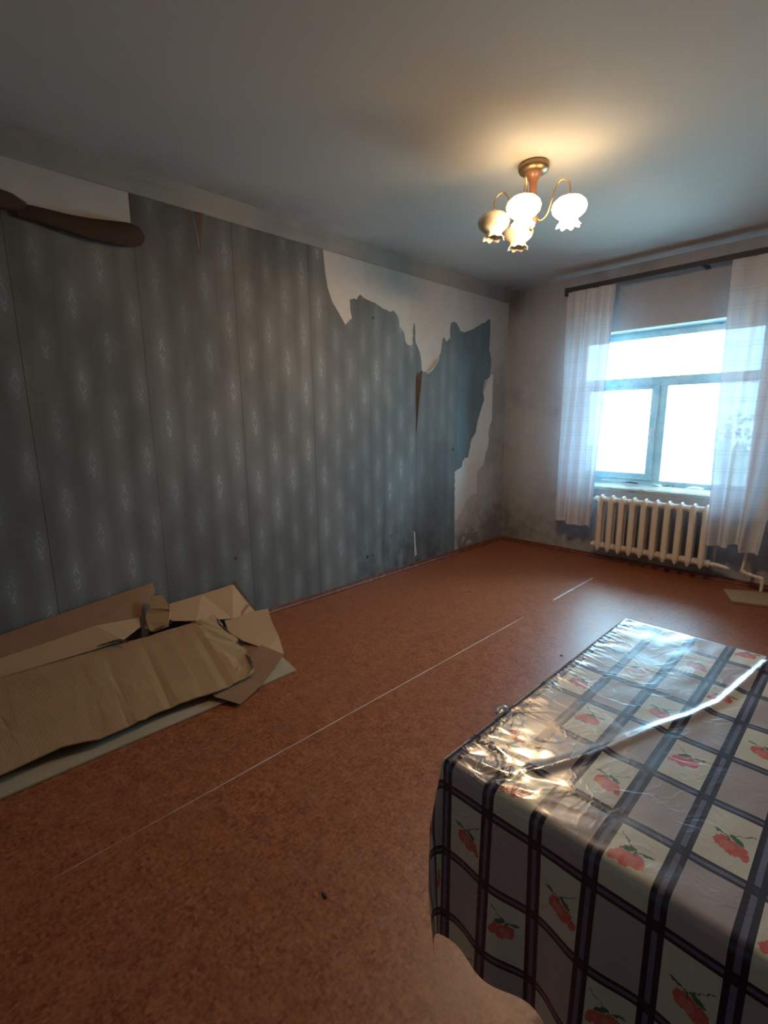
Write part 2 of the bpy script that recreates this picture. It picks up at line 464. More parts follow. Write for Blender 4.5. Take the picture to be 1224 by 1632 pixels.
# window wall, one mesh with a hole
bm = bmesh.new()
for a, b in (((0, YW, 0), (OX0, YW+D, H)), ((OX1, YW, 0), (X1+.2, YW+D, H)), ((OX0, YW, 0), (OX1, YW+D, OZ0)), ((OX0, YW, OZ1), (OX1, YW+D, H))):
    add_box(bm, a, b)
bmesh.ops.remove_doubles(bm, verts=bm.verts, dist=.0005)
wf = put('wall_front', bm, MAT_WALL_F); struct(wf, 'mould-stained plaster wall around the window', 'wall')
# reveals in a lighter tone than the wall
bm = bmesh.new()
add_box(bm, (OX0, YW+.002, OZ1-.006), (OX1, YW+.20, OZ1)); add_box(bm, (OX0, YW+.002, OZ0), (OX0+.006, YW+.20, OZ1)); add_box(bm, (OX1-.006, YW+.002, OZ0), (OX1, YW+.20, OZ1))
put('reveal', bm, Mat('reveal_pale', (.55, .60, .60), .7), wf)

# cornice on the left wall
bm = bmesh.new()
prof = [(0, 2.578), (.010, 2.578), (.014, 2.584), (.014, 2.66), (.022, 2.684), (.030, 2.70), (0, 2.70)]
ra = [bm.verts.new((x, Y0, z)) for x, z in prof]; rb = [bm.verts.new((x, YW, z)) for x, z in prof]
for k in range(len(prof)): bm.faces.new((ra[k], ra[(k+1) % len(prof)], rb[(k+1) % len(prof)], rb[k]))
bm.faces.new(ra); bm.faces.new(rb)
t1 = put('trim_1', bm, MAT_CORN); struct(t1, 'flat grey cornice along the top of the left wall', 'cornice')
def skirting(name, along, a, b, label):
    bm = bmesh.new(); pr = [(0, 0), (.020, 0), (.020, .012), (.013, .020), (.011, .040), (0, .042)]
    def P(t, s, z): return (s, t, z) if along == 'y' else (t, YW-s, z)
    r1 = [bm.verts.new(P(a, s, z)) for s, z in pr]; r2 = [bm.verts.new(P(b, s, z)) for s, z in pr]
    for k in range(len(pr)): bm.faces.new((r1[k], r1[(k+1) % len(pr)], r2[(k+1) % len(pr)], r2[k]))
    bm.faces.new(r1); bm.faces.new(r2)
    struct(put(name, bm, MAT_TRIM), label, 'baseboard')
skirting('baseboard_left', 'y', Y0, YW, 'red-brown skirting strip under the torn wallpaper')
skirting('baseboard_front', 'x', 0, X1, 'red-brown skirting strip under the window')

# ------------------------------------------------------------------ wallpaper on the left wall
edge = [(-.75, 2.36), (.365, 2.40), (.445, 2.358), (.588, 2.355), (.772, 2.359), (.995, 2.382), (1.012, 2.39), (1.012, 2.577), (1.345, 2.577), (1.381, 2.36), (1.415, 2.577), (2.297, 2.577), (2.308, 2.445), (2.326, 2.334),
 (2.369, 2.237), (2.431, 2.163), (2.49, 2.09), (2.528, 2.122), (2.56, 2.144), (2.544, 2.223), (2.539, 2.276), (2.577, 2.291), (2.609, 2.287), (2.642, 2.329),
 (2.662, 2.327), (2.72, 2.304), (2.822, 2.286), (2.963, 2.249), (3.007, 2.265), (3.058, 2.233), (3.088, 2.152), (3.134, 2.106), (3.157, 2.032), (3.188, 2.01),
 (3.245, 2.015), (3.258, 2.198), (3.277, 2.174), (3.285, 2.045), (3.335, 1.97), (3.36, 1.892), (3.369, 1.812), (3.403, 1.798), (3.464, 1.79),
 (3.525, 1.832), (3.587, 1.909), (3.64, 1.996), (3.666, 2.121), (3.722, 2.088), (3.768, 2.12), (3.784, 2.262), (3.821, 2.278), (3.87, 2.267), (3.921, 2.204),
 (3.991, 2.201), (4.113, 2.244), (4.248, 2.301), (4.324, 2.328), (4.367, 2.357), (4.422, 2.376), (4.429, 2.249), (4.415, 2.087), (4.46, 1.987), (4.453, 1.814),
 (4.351, 1.771), (4.322, 1.675), (4.35, 1.568), (4.277, 1.433), (4.208, 1.235), (4.144, 1.173), (4.086, .977), (4.012, .969), (3.992, .906), (3.869, .858),
 (3.877, .551), (3.885, .04), (-.75, .04)]
rag = []
for i, (y, z) in enumerate(edge):                       # little tears between the traced corners
    rag.append((y, z)); ny, nz = edge[(i+1) % len(edge)]
    if y > 2.5 and ny > 2.5 and z > .6:
        L = hypot(ny-y, nz-z); k = int(L/.03)
        for j in range(1, k+1):
            t = j/(k+1); rag.append((y+(ny-y)*t+random.uniform(-.006, .006), z+(nz-z)*t+random.uniform(-.006, .006)))
full = bmesh.new()
cdt = geometry.delaunay_2d_cdt([Vector(p) for p in rag], [], [list(range(len(rag)))], 1, 1e-5)
cv = [full.verts.new((.0012, p[0], p[1])) for p in cdt[0]]
for f in cdt[2]: full.faces.new([cv[k] for k in f])
seams = [-.75, -.13, .443, 1.012, 1.592, 2.166, 2.735, 3.295, 3.885, 4.6]
for i in range(len(seams)-1):
    b = full.copy()
    for yy, nrm in ((seams[i]+.0006, -1), (seams[i+1]-.0006, 1)):
        bmesh.ops.bisect_plane(b, geom=list(b.verts)+list(b.edges)+list(b.faces), plane_co=(0, yy, 0), plane_no=(0, nrm, 0), clear_outer=True)
    if not b.faces: b.free(); continue
    r = bmesh.ops.extrude_face_region(b, geom=list(b.faces))
    for g in r['geom']:
        if isinstance(g, bmesh.types.BMVert): g.co.x += .0025+.0004*(i % 3)
    put('wallpaper_strip', b, MAT_PAPER, wl, label='plainer blue-green wallpaper strip with ragged edges' if i >= 7 else None)
full.free()
def flat(name, pts, x, th, mat, label, edge_=0):
    return sheet(name, [(x, y, z) for y, z in pts], th, mat, wl, ndir=(1, 0, 0), label=label)
patch = [(4.45, 1.84), (4.512, 1.829), (4.505, 1.6), (4.512, 1.367), (4.47, 1.30), (4.448, 1.229), (4.462, 1.16), (4.455, 1.095), (4.40, 1.0), (4.383, .891), (4.30, .86), (4.259, .826), (4.262, .7), (4.269, .597), (4.16, .58), (4.08, .552), (4.03, .47), (3.997, .423), (3.95, .40), (3.93, .35), (3.882, .368), (3.872, .55), (3.86, .88), (4.05, .99), (4.14, 1.2), (4.26, 1.43), (4.32, 1.6)]
flat('bare_patch', patch, .0005, .001, MAT_PATCH, 'pale bare patch between wallpaper and corner')
flat('bare_patch', [(2.29, 2.578), (2.69, 2.578), (2.692, 2.30), (2.62, 2.30), (2.56, 2.12), (2.49, 2.08), (2.36, 2.22)], .0005, .001, MAT_PATCH, 'beige bare plaster patch below the cornice')
flat('bare_patch', [(-.75, 2.578), (1.013, 2.578), (1.013, 2.37), (-.75, 2.34)], .0005, .001, MAT_PATCH, 'bare band above the rolled-down wallpaper')
# torn brown sliver and loose lobe on the seam
sheet('torn_flap', [(.006, 3.290, 1.76), (.022, 3.355, 1.81), (.034, 3.33, 1.70), (.024, 3.312, 1.55), (.012, 3.30, 1.35), (.005, 3.289, 1.22)], .0012, Mat('shaded_paper_core', (.075, .045, .032), .9), wl, ndir=(1, 0, 0), label='brown backing showing where the seam has torn open')
sheet('torn_flap', [(.005, 3.41, 1.785), (.02, 3.45, 1.80), (.026, 3.52, 1.86), (.02, 3.60, 1.95), (.006, 3.58, 1.89), (.005, 3.51, 1.82), (.005, 3.45, 1.782)], .0012, MAT_PATCH, wl, ndir=(1, 0, 0), label='white curled lip of torn wallpaper')
sheet('torn_flap', [(.005, 1.335, 2.577), (.022, 1.36, 2.57), (.012, 1.381, 2.35), (.022, 1.40, 2.57), (.012, 1.425, 2.58)], .001, MAT_BACK, wl, ndir=(1, 0, 0), label='narrow hanging wedge of torn wallpaper')
sheet('torn_flap', [(.006, 3.255, .36), (.010, 3.275, .34), (.012, 3.28, .22), (.008, 3.30, .12), (.006, 3.272, .10), (.008, 3.262, .22)], .0012, MAT_PATCH, wl, ndir=(1, 0, 0), label='thin pale tear low on the wallpaper')
sheet('torn_flap', [(.004, 4.03, .99), (.016, 4.09, .985), (.020, 4.11, .93), (.012, 4.08, .895), (.004, 4.03, .91)], .0015, MAT_PATCH, wl, ndir=(1, 0, 0), label='small white scrap standing off the torn edge')
for y, z, s in ((2.778, 2.177, .012), (3.843, 1.085, .016), (2.671, .228, .022), (1.469, .467, .012), (3.6, .62, .008), (2.74, .225, .012)):
    bm = bmesh.new(); n = 9
    o_ = [bm.verts.new((.0046, y+cos(k*2*pi/n)*s*random.uniform(.4, 1), z+sin(k*2*pi/n)*s*random.uniform(.6, 1.4))) for k in range(n)]
    f = bm.faces.new(o_); r = bmesh.ops.extrude_face_region(bm, geom=[f])
    for g in r['geom']:
        if isinstance(g, bmesh.types.BMVert): g.co.x -= .003
    put('puncture', bm, MAT_DARK, wl)
# the rolled-down top of the leftmost paper
def roll(name, ys, tops, bots, x_out, mat, label):
    bm = bmesh.new(); rows = []
    def it(t, arr):
        k = t*(len(arr)-1); i = min(int(k), len(arr)-2); return arr[i]+(arr[i+1]-arr[i])*(k-i)
    n = 26
    for q in range(n+1):
        t = q/n; y = it(t, ys); zt = it(t, tops); zb = it(t, bots); xo = x_out*(1-.55*abs(t-.6)**2*2)+noise.noise((y*9, 0, 0))*.008
        cs = [(.004, zt-.03), (.008, zt-.01), (xo*.35, zt+.002), (xo*.75, zt-.004), (xo, zt-.028), (xo*1.05, (zt+zb)/2-.01), (xo*.95, zb+.012), (xo*.75, zb), (xo*.55, zb+.012), (xo*.5, zb+.03)]
        rows.append([bm.verts.new((x, y, z)) for x, z in cs])
    for q in range(n):
        for k in range(len(rows[0])-1): bm.faces.new((rows[q][k], rows[q][k+1], rows[q+1][k+1], rows[q+1][k]))
    r = bmesh.ops.solidify(bm, geom=list(bm.faces), thickness=.0015)
    return put(name, bm, mat, wl, smooth=True, label=label)
roll('wallpaper_curl', [.50, .586, .70, .80, .90, .987, 1.04, 1.062], [2.39, 2.392, 2.39, 2.395, 2.408, 2.420, 2.412, 2.385], [2.325, 2.318, 2.300, 2.287, 2.288, 2.295, 2.318, 2.350], .055, MAT_BACK, 'brown underside of the rolled-down wallpaper top')
roll('wallpaper_curl', [-.75, -.2, .1, .30, .42, .49, .54], [2.40, 2.41, 2.425, 2.43, 2.425, 2.418, 2.395], [2.31, 2.31, 2.315, 2.325, 2.33, 2.34, 2.36], .07, MAT_BACK, 'dark reddish end of the rolled-down wallpaper')

# ------------------------------------------------------------------ window
win = empty('window_1', (1.495, YW+.2, OZ0)); struct(win, 'white plastic three-pane window with film still on the frame', 'window')
def wbox(name, x0, z0, x1, z1, y0=YW+.195, y1=YW+.255, mat=MAT_PVC, bev=.004, label=None, parent=None):
    o = box(name, (x0, y0, z0), (x1, y1, z1), mat, parent or win, bev, label); o.matrix_parent_inverse = win.matrix_world.inverted(); return o
win.location = (0, 0, 0)
wbox('frame_rail', OX0, OZ1-.069, OX1, OZ1); wbox('frame_rail', OX0, OZ0, OX1, OZ0+.069)
wbox('frame_stile', OX0, OZ0+.069, OX0+.065, OZ1-.069); wbox('frame_stile', OX1-.065, OZ0+.069, OX1, OZ1-.069)
wbox('transom_bar', OX0+.065, 1.655, OX1-.065, 1.741); wbox('mullion', 1.478, OZ0+.069, 1.549, 1.655)
sash = wbox('sash', OX0+.062, OZ0+.066, OX0+.120, 1.66, YW+.180, YW+.24, label='opening sash at the left')
for a in ((1.421, OZ0+.066, 1.482, 1.66), (OX0+.12, OZ0+.066, 1.421, .850), (OX0+.12, 1.631, 1.421, 1.66)):
    wbox('sash_rail', *a, YW+.180, YW+.24, parent=sash)
for a in ((OX0+.065, 1.741, OX1-.065, 2.086), (OX0+.12, .85, 1.421, 1.631), (1.549, .789, OX1-.065, 1.655)):
    wbox('pane', *a, YW+.215, YW+.219, MAT_GLASS, 0)
bm = bmesh.new(); add_box(bm, (1.438, YW+.172, 1.205), (1.466, YW+.182, 1.275), .003); add_box(bm, (1.444, YW+.150, 1.225), (1.460, YW+.174, 1.245), .003); add_box(bm, (1.443, YW+.146, 1.14), (1.461, YW+.158, 1.245), .005)
put('window_handle', bm, Mat('handle_white', (.7, .78, .8), .3), win)
# rough sill slab with foam, and loose film strips lying along it
bm = bmesh.new(); nx, rows = 60, []
for k in range(nx+1):
    x = OX0+.006+(OX1-OX0-.012)*k/nx
    jag = noise.noise((x*9, 3, 0))*.018; top = .735+noise.noise((x*14, 0, 1))*.010; f = YW-.015+jag
    rows.append([bm.verts.new(c) for c in ((x, YW+.19, .722), (x, YW+.19, top+.01), (x, YW+.08, top+.004), (x, f+.02, top-.008), (x, f, top-.02), (x, f+.012, .690+noise.noise((x*20, 5, 1))*.01), (x, YW+.0, .688), (x, YW-.0, .722))])
for k in range(nx):
    for j in range(8): bm.faces.new((rows[k][j], rows[k][(j+1) % 8], rows[k+1][(j+1) % 8], rows[k+1][j]))
bm.faces.new(rows[0]); bm.faces.new(rows[-1])
put('window_sill', bm, MAT_FOAM, win, label='rough unfinished sill with foam and mortar')
for i in range(7):
    x = .85+i*.19+random.uniform(-.04, .04); L = random.uniform(.07, .16); y = YW+random.uniform(.03, .12); z = .760
    s_ = sheet('film_scrap', [(x, y-.012, z-.002), (x+L*.5, y-.018, z+.006), (x+L, y-.008, z-.003), (x+L*.95, y+.02, z+.004), (x+L*.45, y+.014, z+.012), (x+.01, y+.018, z)], .002, MAT_FILM if i % 2 else MAT_DARK, win)

# ------------------------------------------------------------------ curtains and rail
rail = empty('curtain_rail'); tag(rail, 'long dark curtain rail fixed high above the window', 'curtain rail')
rz = 2.535
bm = bmesh.new(); add_box(bm, (.735, 4.532, rz-.020), (2.86, 4.548, rz+.018), .002); add_box(bm, (.735, 4.548, rz+.008), (2.86, 4.64, rz+.018), .002)
put('rail', bm, MAT_ROD, rail)
for x in (.735, 2.848):
    box('end_cap', (x-.002, 4.528, rz-.050), (x+.016, 4.645, rz+.020), MAT_ROD, rail, .003)
for x in (.95, 1.8, 2.6): box('bracket', (x, 4.64, rz), (x+.03, YW-.0005, rz+.016), MAT_ROD, rail, .002)
def curtain(name, x0t, x1t, x0b, x1b, zt, zb, folds, label, seed, zedge=None):
    bm = bmesh.new(); uv = bm.loops.layers.uv.new('UVMap'); nu, nv = 130, 44; G = []
    for j in range(nv+1):
        t = j/nv; row = []
        for i in range(nu+1):
            s = i/nu; x = (x0t+(x1t-x0t)*s)*(1-t)+(x0b+(x1b-x0b)*s)*t
            ph = s*folds*2*pi+seed+noise.noise((s*4, t*1.2, seed))*2.2
            amp = .012+.024*t**.7
            y = 4.562+amp*sin(ph)+.008*noise.noise((s*11, t*2.0, seed+3)); x += .012*t*sin(ph*.5+1)*(4*s*(1-s))
            zbb = zb+(zedge(s) if zedge else 0)
            z = zt+(zbb-zt)*t+(.005*abs(sin(s*folds*4*pi)) if t == 0 else 0)
            y = min(y, 4.594)
            row.append((bm.verts.new((x, y, z)), s*1.15*(x1t-x0t)/.45*.6, z))
        G.append(row)
    for j in range(nv):
        for i in range(nu):
            q = (G[j][i], G[j][i+1], G[j+1][i+1], G[j+1][i]); f = bm.faces.new([a[0] for a in q])
            for l, a in zip(f.loops, q): l[uv].uv = (a[1], a[2])
    o = put(name, bm, MAT_CURT, None, smooth=True); tag(o, label, 'curtain', 'sheer curtains at the window'); return o
curtain('curtain', .742, 1.187, .735, 1.112, 2.515, .35, 3.6, 'sheer white checked curtain hanging left of the radiator', .6, lambda s: .016*(1-s)-.012*s+.012*sin(s*9))
curtain('curtain', 2.015, 2.62, 2.052, 2.405, 2.515, .345, 3.3, 'sheer white checked curtain hanging right of the window, over the radiator end', 2.9, lambda s: .03*(1 if .42 < s < .62 else 0)-.02*(1 if s > .66 else 0))
del_x = None

# ------------------------------------------------------------------ radiator
rad = empty('radiator'); tag(rad, 'cream painted cast-iron radiator of ten sections under the window', 'radiator')
RZ0, RZ1, RY = .125, .650, 4.655
def section_bm():
    bm = bmesh.new()
    for yc, dep in ((-.030, .022), (.032, .022)):
        prof = [(.010, 0), (.020, .012), (.026, .035), (.0262, .06), (.0262, .47), (.026, .492), (.020, .513), (.010, .525)]
        rings = []
        for wd, z in prof:
            ring = []
            for k in range(12):
                a = k*2*pi/12; ring.append(bm.verts.new((wd*cos(a)*(1 if abs(cos(a)) < .9 else 1), yc+dep*min(1, wd/.02)*sin(a), z)))
            rings.append(ring)
        for q in range(len(rings)-1):
            for k in range(12): bm.faces.new((rings[q][k], rings[q][(k+1) % 12], rings[q+1][(k+1) % 12], rings[q+1][k]))
        bm.faces.new(rings[0]); bm.faces.new(rings[-1])
    for z in (.040, .485):           # hubs joining neighbours and front to back
        tube(bm, [(-.0474, 0, z), (.0474, 0, z)], .030, 14)
        tube(bm, [(0, -.030, z), (0, .032, z)], .025, 12)
    # pointed casting ridges at top and bottom
    for z, dz in ((.518, .016), (.006, -.018)):
        a = [bm.verts.new(c) for c in ((-.020, -.040, z-dz*.6), (.020, -.040, z-dz*.6), (.020, .045, z-dz*.6), (-.020, .045, z-dz*.6))]
        t1_, t2_ = bm.verts.new((0, -.046, z+dz)), bm.verts.new((0, .042, z+dz))
        bm.faces.new((a[0], a[1], t1_)); bm.faces.new((a[2], a[3], t2_)); bm.faces.new((a[0], t1_, t2_, a[3])); bm.faces.new((a[1], a[2], t2_, t1_)); bm.faces.new(a)
    # thin web behind between the columns
    add_box(bm, (-.004, -.026, .05), (.004, .03, .48))
    return bm
s0 = put('radiator_section', section_bm(), MAT_RAD, rad, smooth=False)
for p in s0.data.polygons: p.use_smooth = len(p.vertices) == 4
s0.location = (1.163, RY, RZ0)
for k in range(1, 10):
    c = s0.copy(); C.objects.link(c); c.parent = rad; c.location = (1.163+.0955*k, RY, RZ0)
for x, z, s in ((1.163-.047, RZ0+.04, -1), (1.163-.047, RZ0+.485, -1), (1.163+.0955*9+.047, RZ0+.04, 1), (1.163+.0955*9+.047, RZ0+.485, 1)):
    bm = bmesh.new(); tube(bm, [(x-s*.002, RY, z), (x+s*.010, RY, z), (x+s*.0101, RY, z), (x+s*.028, RY, z)], .02, 8, radii=[.033, .033, .020, .018])
    put('end_plug', bm, MAT_RAD, rad)
bm = bmesh.new(); tube(bm, [(2.085, RY, RZ0+.04), (2.14, RY, RZ0+.04), (2.20, RY-.01, RZ0+.032), (2.225, RY-.01, RZ0+.030)], .015, 8, radii=[.017, .017, .012, .004]); put('drain_plug', bm, MAT_RAD, rad)
pipe = empty('heating_pipe'); tag(pipe, 'cream heating pipe stepping down to the floor beside the radiator', 'pipe')
bm = bmesh.new(); tube(bm, bez([(2.05, RY, .61), (2.22, RY, .61), (2.31, 4.635, .600), (2.325, 4.625, .57), (2.322, 4.622, .31), (2.312, 4.622, .175), (2.322, 4.622, .152), (2.36, 4.622, .142), (2.43, 4.622, .127), (2.446, 4.622, .11), (2.445, 4.622, .019)], 6), .0115, 10)
put('pipe_run', bm, MAT_RAD, pipe, smooth=True)
for p, q in (((2.302, 4.622, .172), (2.332, 4.622, .146)), ((2.418, 4.622, .131), (2.448, 4.622, .122)), ((2.446, 4.622, .118), (2.446, 4.622, .090)), ((2.345, 4.622, .146), (2.365, 4.622, .141))):
    bm = bmesh.new(); tube(bm, [p, q], .016, 10); put('fitting', bm, MAT_RAD, pipe)
pp = bmesh.new(); tube(pp, [(2.31, 4.62, .60), (2.6, 4.63, .60), (3.3, 4.63, .60)], .0115, 10)
put('pipe_run', pp, MAT_RAD, pipe, smooth=True)
bd = sheet('board_offcut', [(2.223, 4.508, .004), (2.325, 4.248, .004), (2.54, 4.325, .004), (2.75, 4.40, .004), (2.68, 4.70, .004), (2.418, 4.616, .004)], .014, MAT_PALE, ndir=(0, 0, 1))
tag(bd, 'flat pale board offcut on the floor under the heating pipe', 'board')

# ------------------------------------------------------------------ chandelier
LX, LY = 1.488, 2.571
ch = empty('chandelier'); tag(ch, 'ceiling chandelier with four tulip glass shades, two of them lit', 'chandelier')
bm = bmesh.new(); r = lathe(bm, [(.074, 2.6995), (.079, 2.694), (.080, 2.678), (.074, 2.664), (.050, 2.652), (.030, 2.650)], (LX, LY), 36); bm.faces.new(r[0]); bm.faces.new(r[-1]); put('canopy', bm, MAT_CANOPY, ch, True)
bm = bmesh.new(); r = lathe(bm, [(.052, 2.668), (.050, 2.655), (.034, 2.638), (.024, 2.62), (.019, 2.59), (.018, 2.53), (.020, 2.47), (.030, 2.44), (.030, 2.42), (.018, 2.405), (.006, 2.395)], (LX, LY), 24); bm.faces.new(r[0]); bm.faces.new(r[-1]); put('stem', bm, MAT_WOOD, ch, True)
bm = bmesh.new(); r = lathe(bm, [(.012, 2.399), (.014, 2.390), (.008, 2.380), (.003, 2.376)], (LX, LY), 16); bm.faces.new(r[0]); bm.faces.new(r[-1]); put('finial', bm, MAT_BRASS, ch, True)
def ruffle(j, a, r, z):
    if j < 8: return r, z
    k = (j-7)/4; wv = sin(a*8); return r*(1+.10*k*wv), z-.010*k*(.5+.5*wv)
SH = [(.016, 2.488), (.034, 2.485), (.060, 2.476), (.080, 2.458), (.087, 2.438), (.081, 2.416), (.063, 2.398), (.047, 2.387), (.043, 2.379), (.046, 2.371), (.052, 2.364), (.058, 2.359)]
for i, (ang, lit, rad_) in enumerate(((3, 1, .205), (-74, 1, .175), (-146, 0, .20), (141, 0, .20))):
    a = radians(ang); ux, uy = cos(a), sin(a); P = lambda r_, z: (LX+ux*r_, LY+uy*r_, z)
    arm = bmesh.new(); tube(arm, bez([P(.028, 2.432), P(.055, 2.415), P(.085, 2.436), P(.108, 2.50), P(.128, 2.555), P(.155, 2.580), P(rad_-.012, 2.562), P(rad_, 2.528), P(rad_, 2.490)], 6), 0.0040, 8)
    ao = put('arm', arm, MAT_BRASS, ch, True)
    cup = bmesh.new(); r = lathe(cup, [(.005, 2.506), (.010, 2.502), (.015, 2.496), (.016, 2.486)], P(rad_, 0)[:2], 16); cup.faces.new(r[0]); cup.faces.new(r[-1]); put('socket_cup', cup, MAT_BRASS, ao, True)
    sb = bmesh.new(); lathe(sb, SH, P(rad_, 0)[:2], 48, ruffle)
    bmesh.ops.recalc_face_normals(sb, faces=sb.faces); bmesh.ops.solidify(sb, geom=list(sb.faces), thickness=.0025)
    if lit:                                              # the bulb in the mouth of the shade
        bl = bpy.data.lights.new('bulb', 'POINT'); bl.energy = BULB_WATTS; bl.color = (1.0, .68, .40); bl.shadow_soft_size = .028
        bo = bpy.data.objects.new('bulb', bl); C.objects.link(bo); bo.location = P(rad_, 2.350)
    put('glass_shade', sb, MAT_LIT if lit else MAT_UNLIT, ao, True, label='lit glowing glass shade' if lit else 'unlit cream glass shade with ruffled rim')

# ------------------------------------------------------------------ table and oilcloth
TX0, TX1, TY0, TY1, TH = 2.455, 3.16, .633, 1.566, .75
tb = empty('table'); tag(tb, 'rectangular wooden table hidden beneath the plaid oilcloth', 'table')
box('tabletop', (TX0+.012, TY0+.012, TH-.030), (TX1-.012, TY1-.012, TH-.0035), MAT_TWOOD, tb, .003)
box('apron', (TX0+.16, TY0+.17, TH-.11), (TX1-.08, TY1-.08, TH-.030), MAT_TWOOD, tb)
for x in (TX0+.19, TX1-.12):
    for y in (TY0+.20, TY1-.12): box('leg', (x-.02, y-.02, 0), (x+.02, y+.02, TH-.11), MAT_TWOOD, tb, .003)
bm = bmesh.new(); uv = bm.loops.layers.uv.new('UVMap'); OV = .385; st = .0065
us = [TX0-OV+st*i for i in range(int((TX1-TX0+2*OV)/st)+1)]; vs_ = [TY0-OV+st*i for i in range(int((TY1-TY0+2*OV)/st)+1)]
r0 = .014; crease = [(2.600, .73), (2.616, .765), (2.628, .789), (2.653, .843), (2.687, .937), (2.724, 1.044), (2.754, 1.109), (2.788, 1.219), (2.809, 1.369), (2.83, 1.519)]
def seg_d(x, y):
    best = 9; 
    for (ax, ay), (bx, by) in zip(crease, crease[1:]):
        L2 = (bx-ax)**2+(by-ay)**2; t = max(0, min(1, ((x-ax)*(bx-ax)+(y-ay)*(by-ay))/L2))
        d = hypot(x-ax-(bx-ax)*t, y-ay-(by-ay)*t)
        if d < best: best = d
    return best
def cloth(u, v):
    cx, cy = min(max(u, TX0+r0), TX1-r0), min(max(v, TY0+r0), TY1-r0)
    du, dv = abs(u-cx), abs(v-cy); sx, sy = (1 if u > cx else -1), (1 if v > cy else -1)
    if du == 0 and dv == 0:
        z = TH
        cr = exp(-((u-TX0)/.05)**2)+exp(-((v-TY0)/.09)**2)*exp(-((u-TX0)/.30)**2)*1.3
        nn = noise.noise((u*22, v*13, 1)); z += .0012*nn
        z += .0022*cr*(1-abs(noise.noise((u*9+v*4, v*26-u*9, 4)))*3.0)*min(1, (u-cx+.0001+u-TX0)/.03)
        if .70 < v < 1.55: 
            d = seg_d(u, v); z += .0045*exp(-(d/.009)**2)
        return (u, v, z)
    D = (du**3+dv**3)**(1/3); L = hypot(du, dv); nx, ny = sx*du/L, sy*dv/L
    q = r0*pi/2
    if D < q: out = r0*sin(D/r0); z = TH-r0*(1-cos(D/r0))
    else:
        e = D-q; out = r0+.012*e; z = TH-r0-e*.995
        if dv > 0:
            wv = .035*sin((cx-2.455)/.165*2*pi-3.2)+.022*sin((cx-2.40)/.31*2*pi)
            out += e*wv*min(1, dv/.1)*.9
        if du > 0: out += e*.05*sin(v/.21*2*pi)*min(1, du/.1)*(0 if dv > 0 else min(1, (cy-TY0-r0)/.1))
        if du > 0 and dv > 0: out += (.019*min(1, e/.14)-.016*max(0, e-.28)/.17)*sin(math.atan2(dv, du)*2)**1.5
    return (cx+nx*out, cy+ny*out, z)
G = [[bm.verts.new(cloth(u, v)) for v in vs_] for u in us]
for i in range(len(us)-1):
    for j in range(len(vs_)-1):
        f = bm.faces.new((G[i][j], G[i+1][j], G[i+1][j+1], G[i][j+1]))
        for l, (a, b) in zip(f.loops, ((i, j), (i+1, j), (i+1, j+1), (i, j+1))): l[uv].uv = (us[a], vs_[b])
tc = put('tablecloth', bm, MAT_CLOTH, None, True); tag(tc, 'shiny plaid oilcloth with red flowers draped over the table', 'tablecloth')
# little crumple of clear plastic on the table's edge
bm = bmesh.new(); bmesh.ops.create_icosphere(bm, subdivisions=3, radius=1)
for v in bm.verts:
    k = 1+.35*noise.noise(v.co*2.5); v.co = Vector((2.458+v.co.x*.010*k, .842+v.co.y*.020*k, .756+v.co.z*.006*k))
o = put('plastic_scrap', bm, MAT_FILM, None, True); tag(o, 'small crumpled scrap of clear film at the left edge of the tabletop', 'scrap')

# ------------------------------------------------------------------ cardboard
o = sheet('pale_cardboard_sheet', [(.30, -.55, .003), (.835, -.55, .003), (.838, .5, .003), (.842, .86, .003), (.835, 1.370, .003), (.64, 1.40, .003), (.30, 1.30, .003)], .008, MAT_PALE, ndir=(0, 0, 1))
tag(o, 'pale grey-brown cardboard sheet flat on the floor beneath the crushed box', 'cardboard')
bx = empty('crushed_cardboard_box'); tag(bx, 'large crushed cardboard box torn open along the left wall', 'cardboard box')
Hp = [(.765, -.6, .062), (.768, .07, .060), (.752, .27, .060), (.790, .40, .058), (.785, .52, .060), (.775, .75, .062), (.80, .93, .062), (.785, 1.11, .062), (.745, 1.165, .064), (.66, 1.19, .075), (.49, 1.23, .068), (.34, 1.25, .085), (.22, 1.245, .105), (.13, 1.27, .135),
      (.14, 1.225, .185), (.16, 1.10, .19), (.155, .97, .185), (.155, .84, .188), (.15, .70, .183), (.14, .57, .178), (.13, .35, .175), (.12, .16, .172), (.12, -.6, .17)]
Hs = []
for i, p in enumerate(Hp):
    Hs.append(p); q = Hp[(i+1) % len(Hp)]; L = (Vector(q)-Vector(p)).length
    k = int(L/.035) if 3 < i < 19 else int(L/.12)
    for j in range(1, k+1):
        t = j/(k+1); v = Vector(p).lerp(Vector(q), t); am = .010 if 6 < i < 14 else .004
        Hs.append((v.x+random.uniform(-am, am), v.y+random.uniform(-am, am), v.z))
bm = bmesh.new(); f = bm.faces.new([bm.verts.new(p) for p in Hs]); bmesh.ops.triangulate(bm, faces=[f])
for yy in [y*.04-.6 for y in range(0, 48)]:
    bmesh.ops.bisect_plane(bm, geom=list(bm.verts)+list(bm.edges)+list(bm.faces), plane_co=(0, yy, 0), plane_no=(.12, 1, 0))
for xx in (.2, .3, .4, .5, .6, .7):
    bmesh.ops.bisect_plane(bm, geom=list(bm.verts)+list(bm.edges)+list(bm.faces), plane_co=(xx, 0, 0), plane_no=(1, 0, 0))
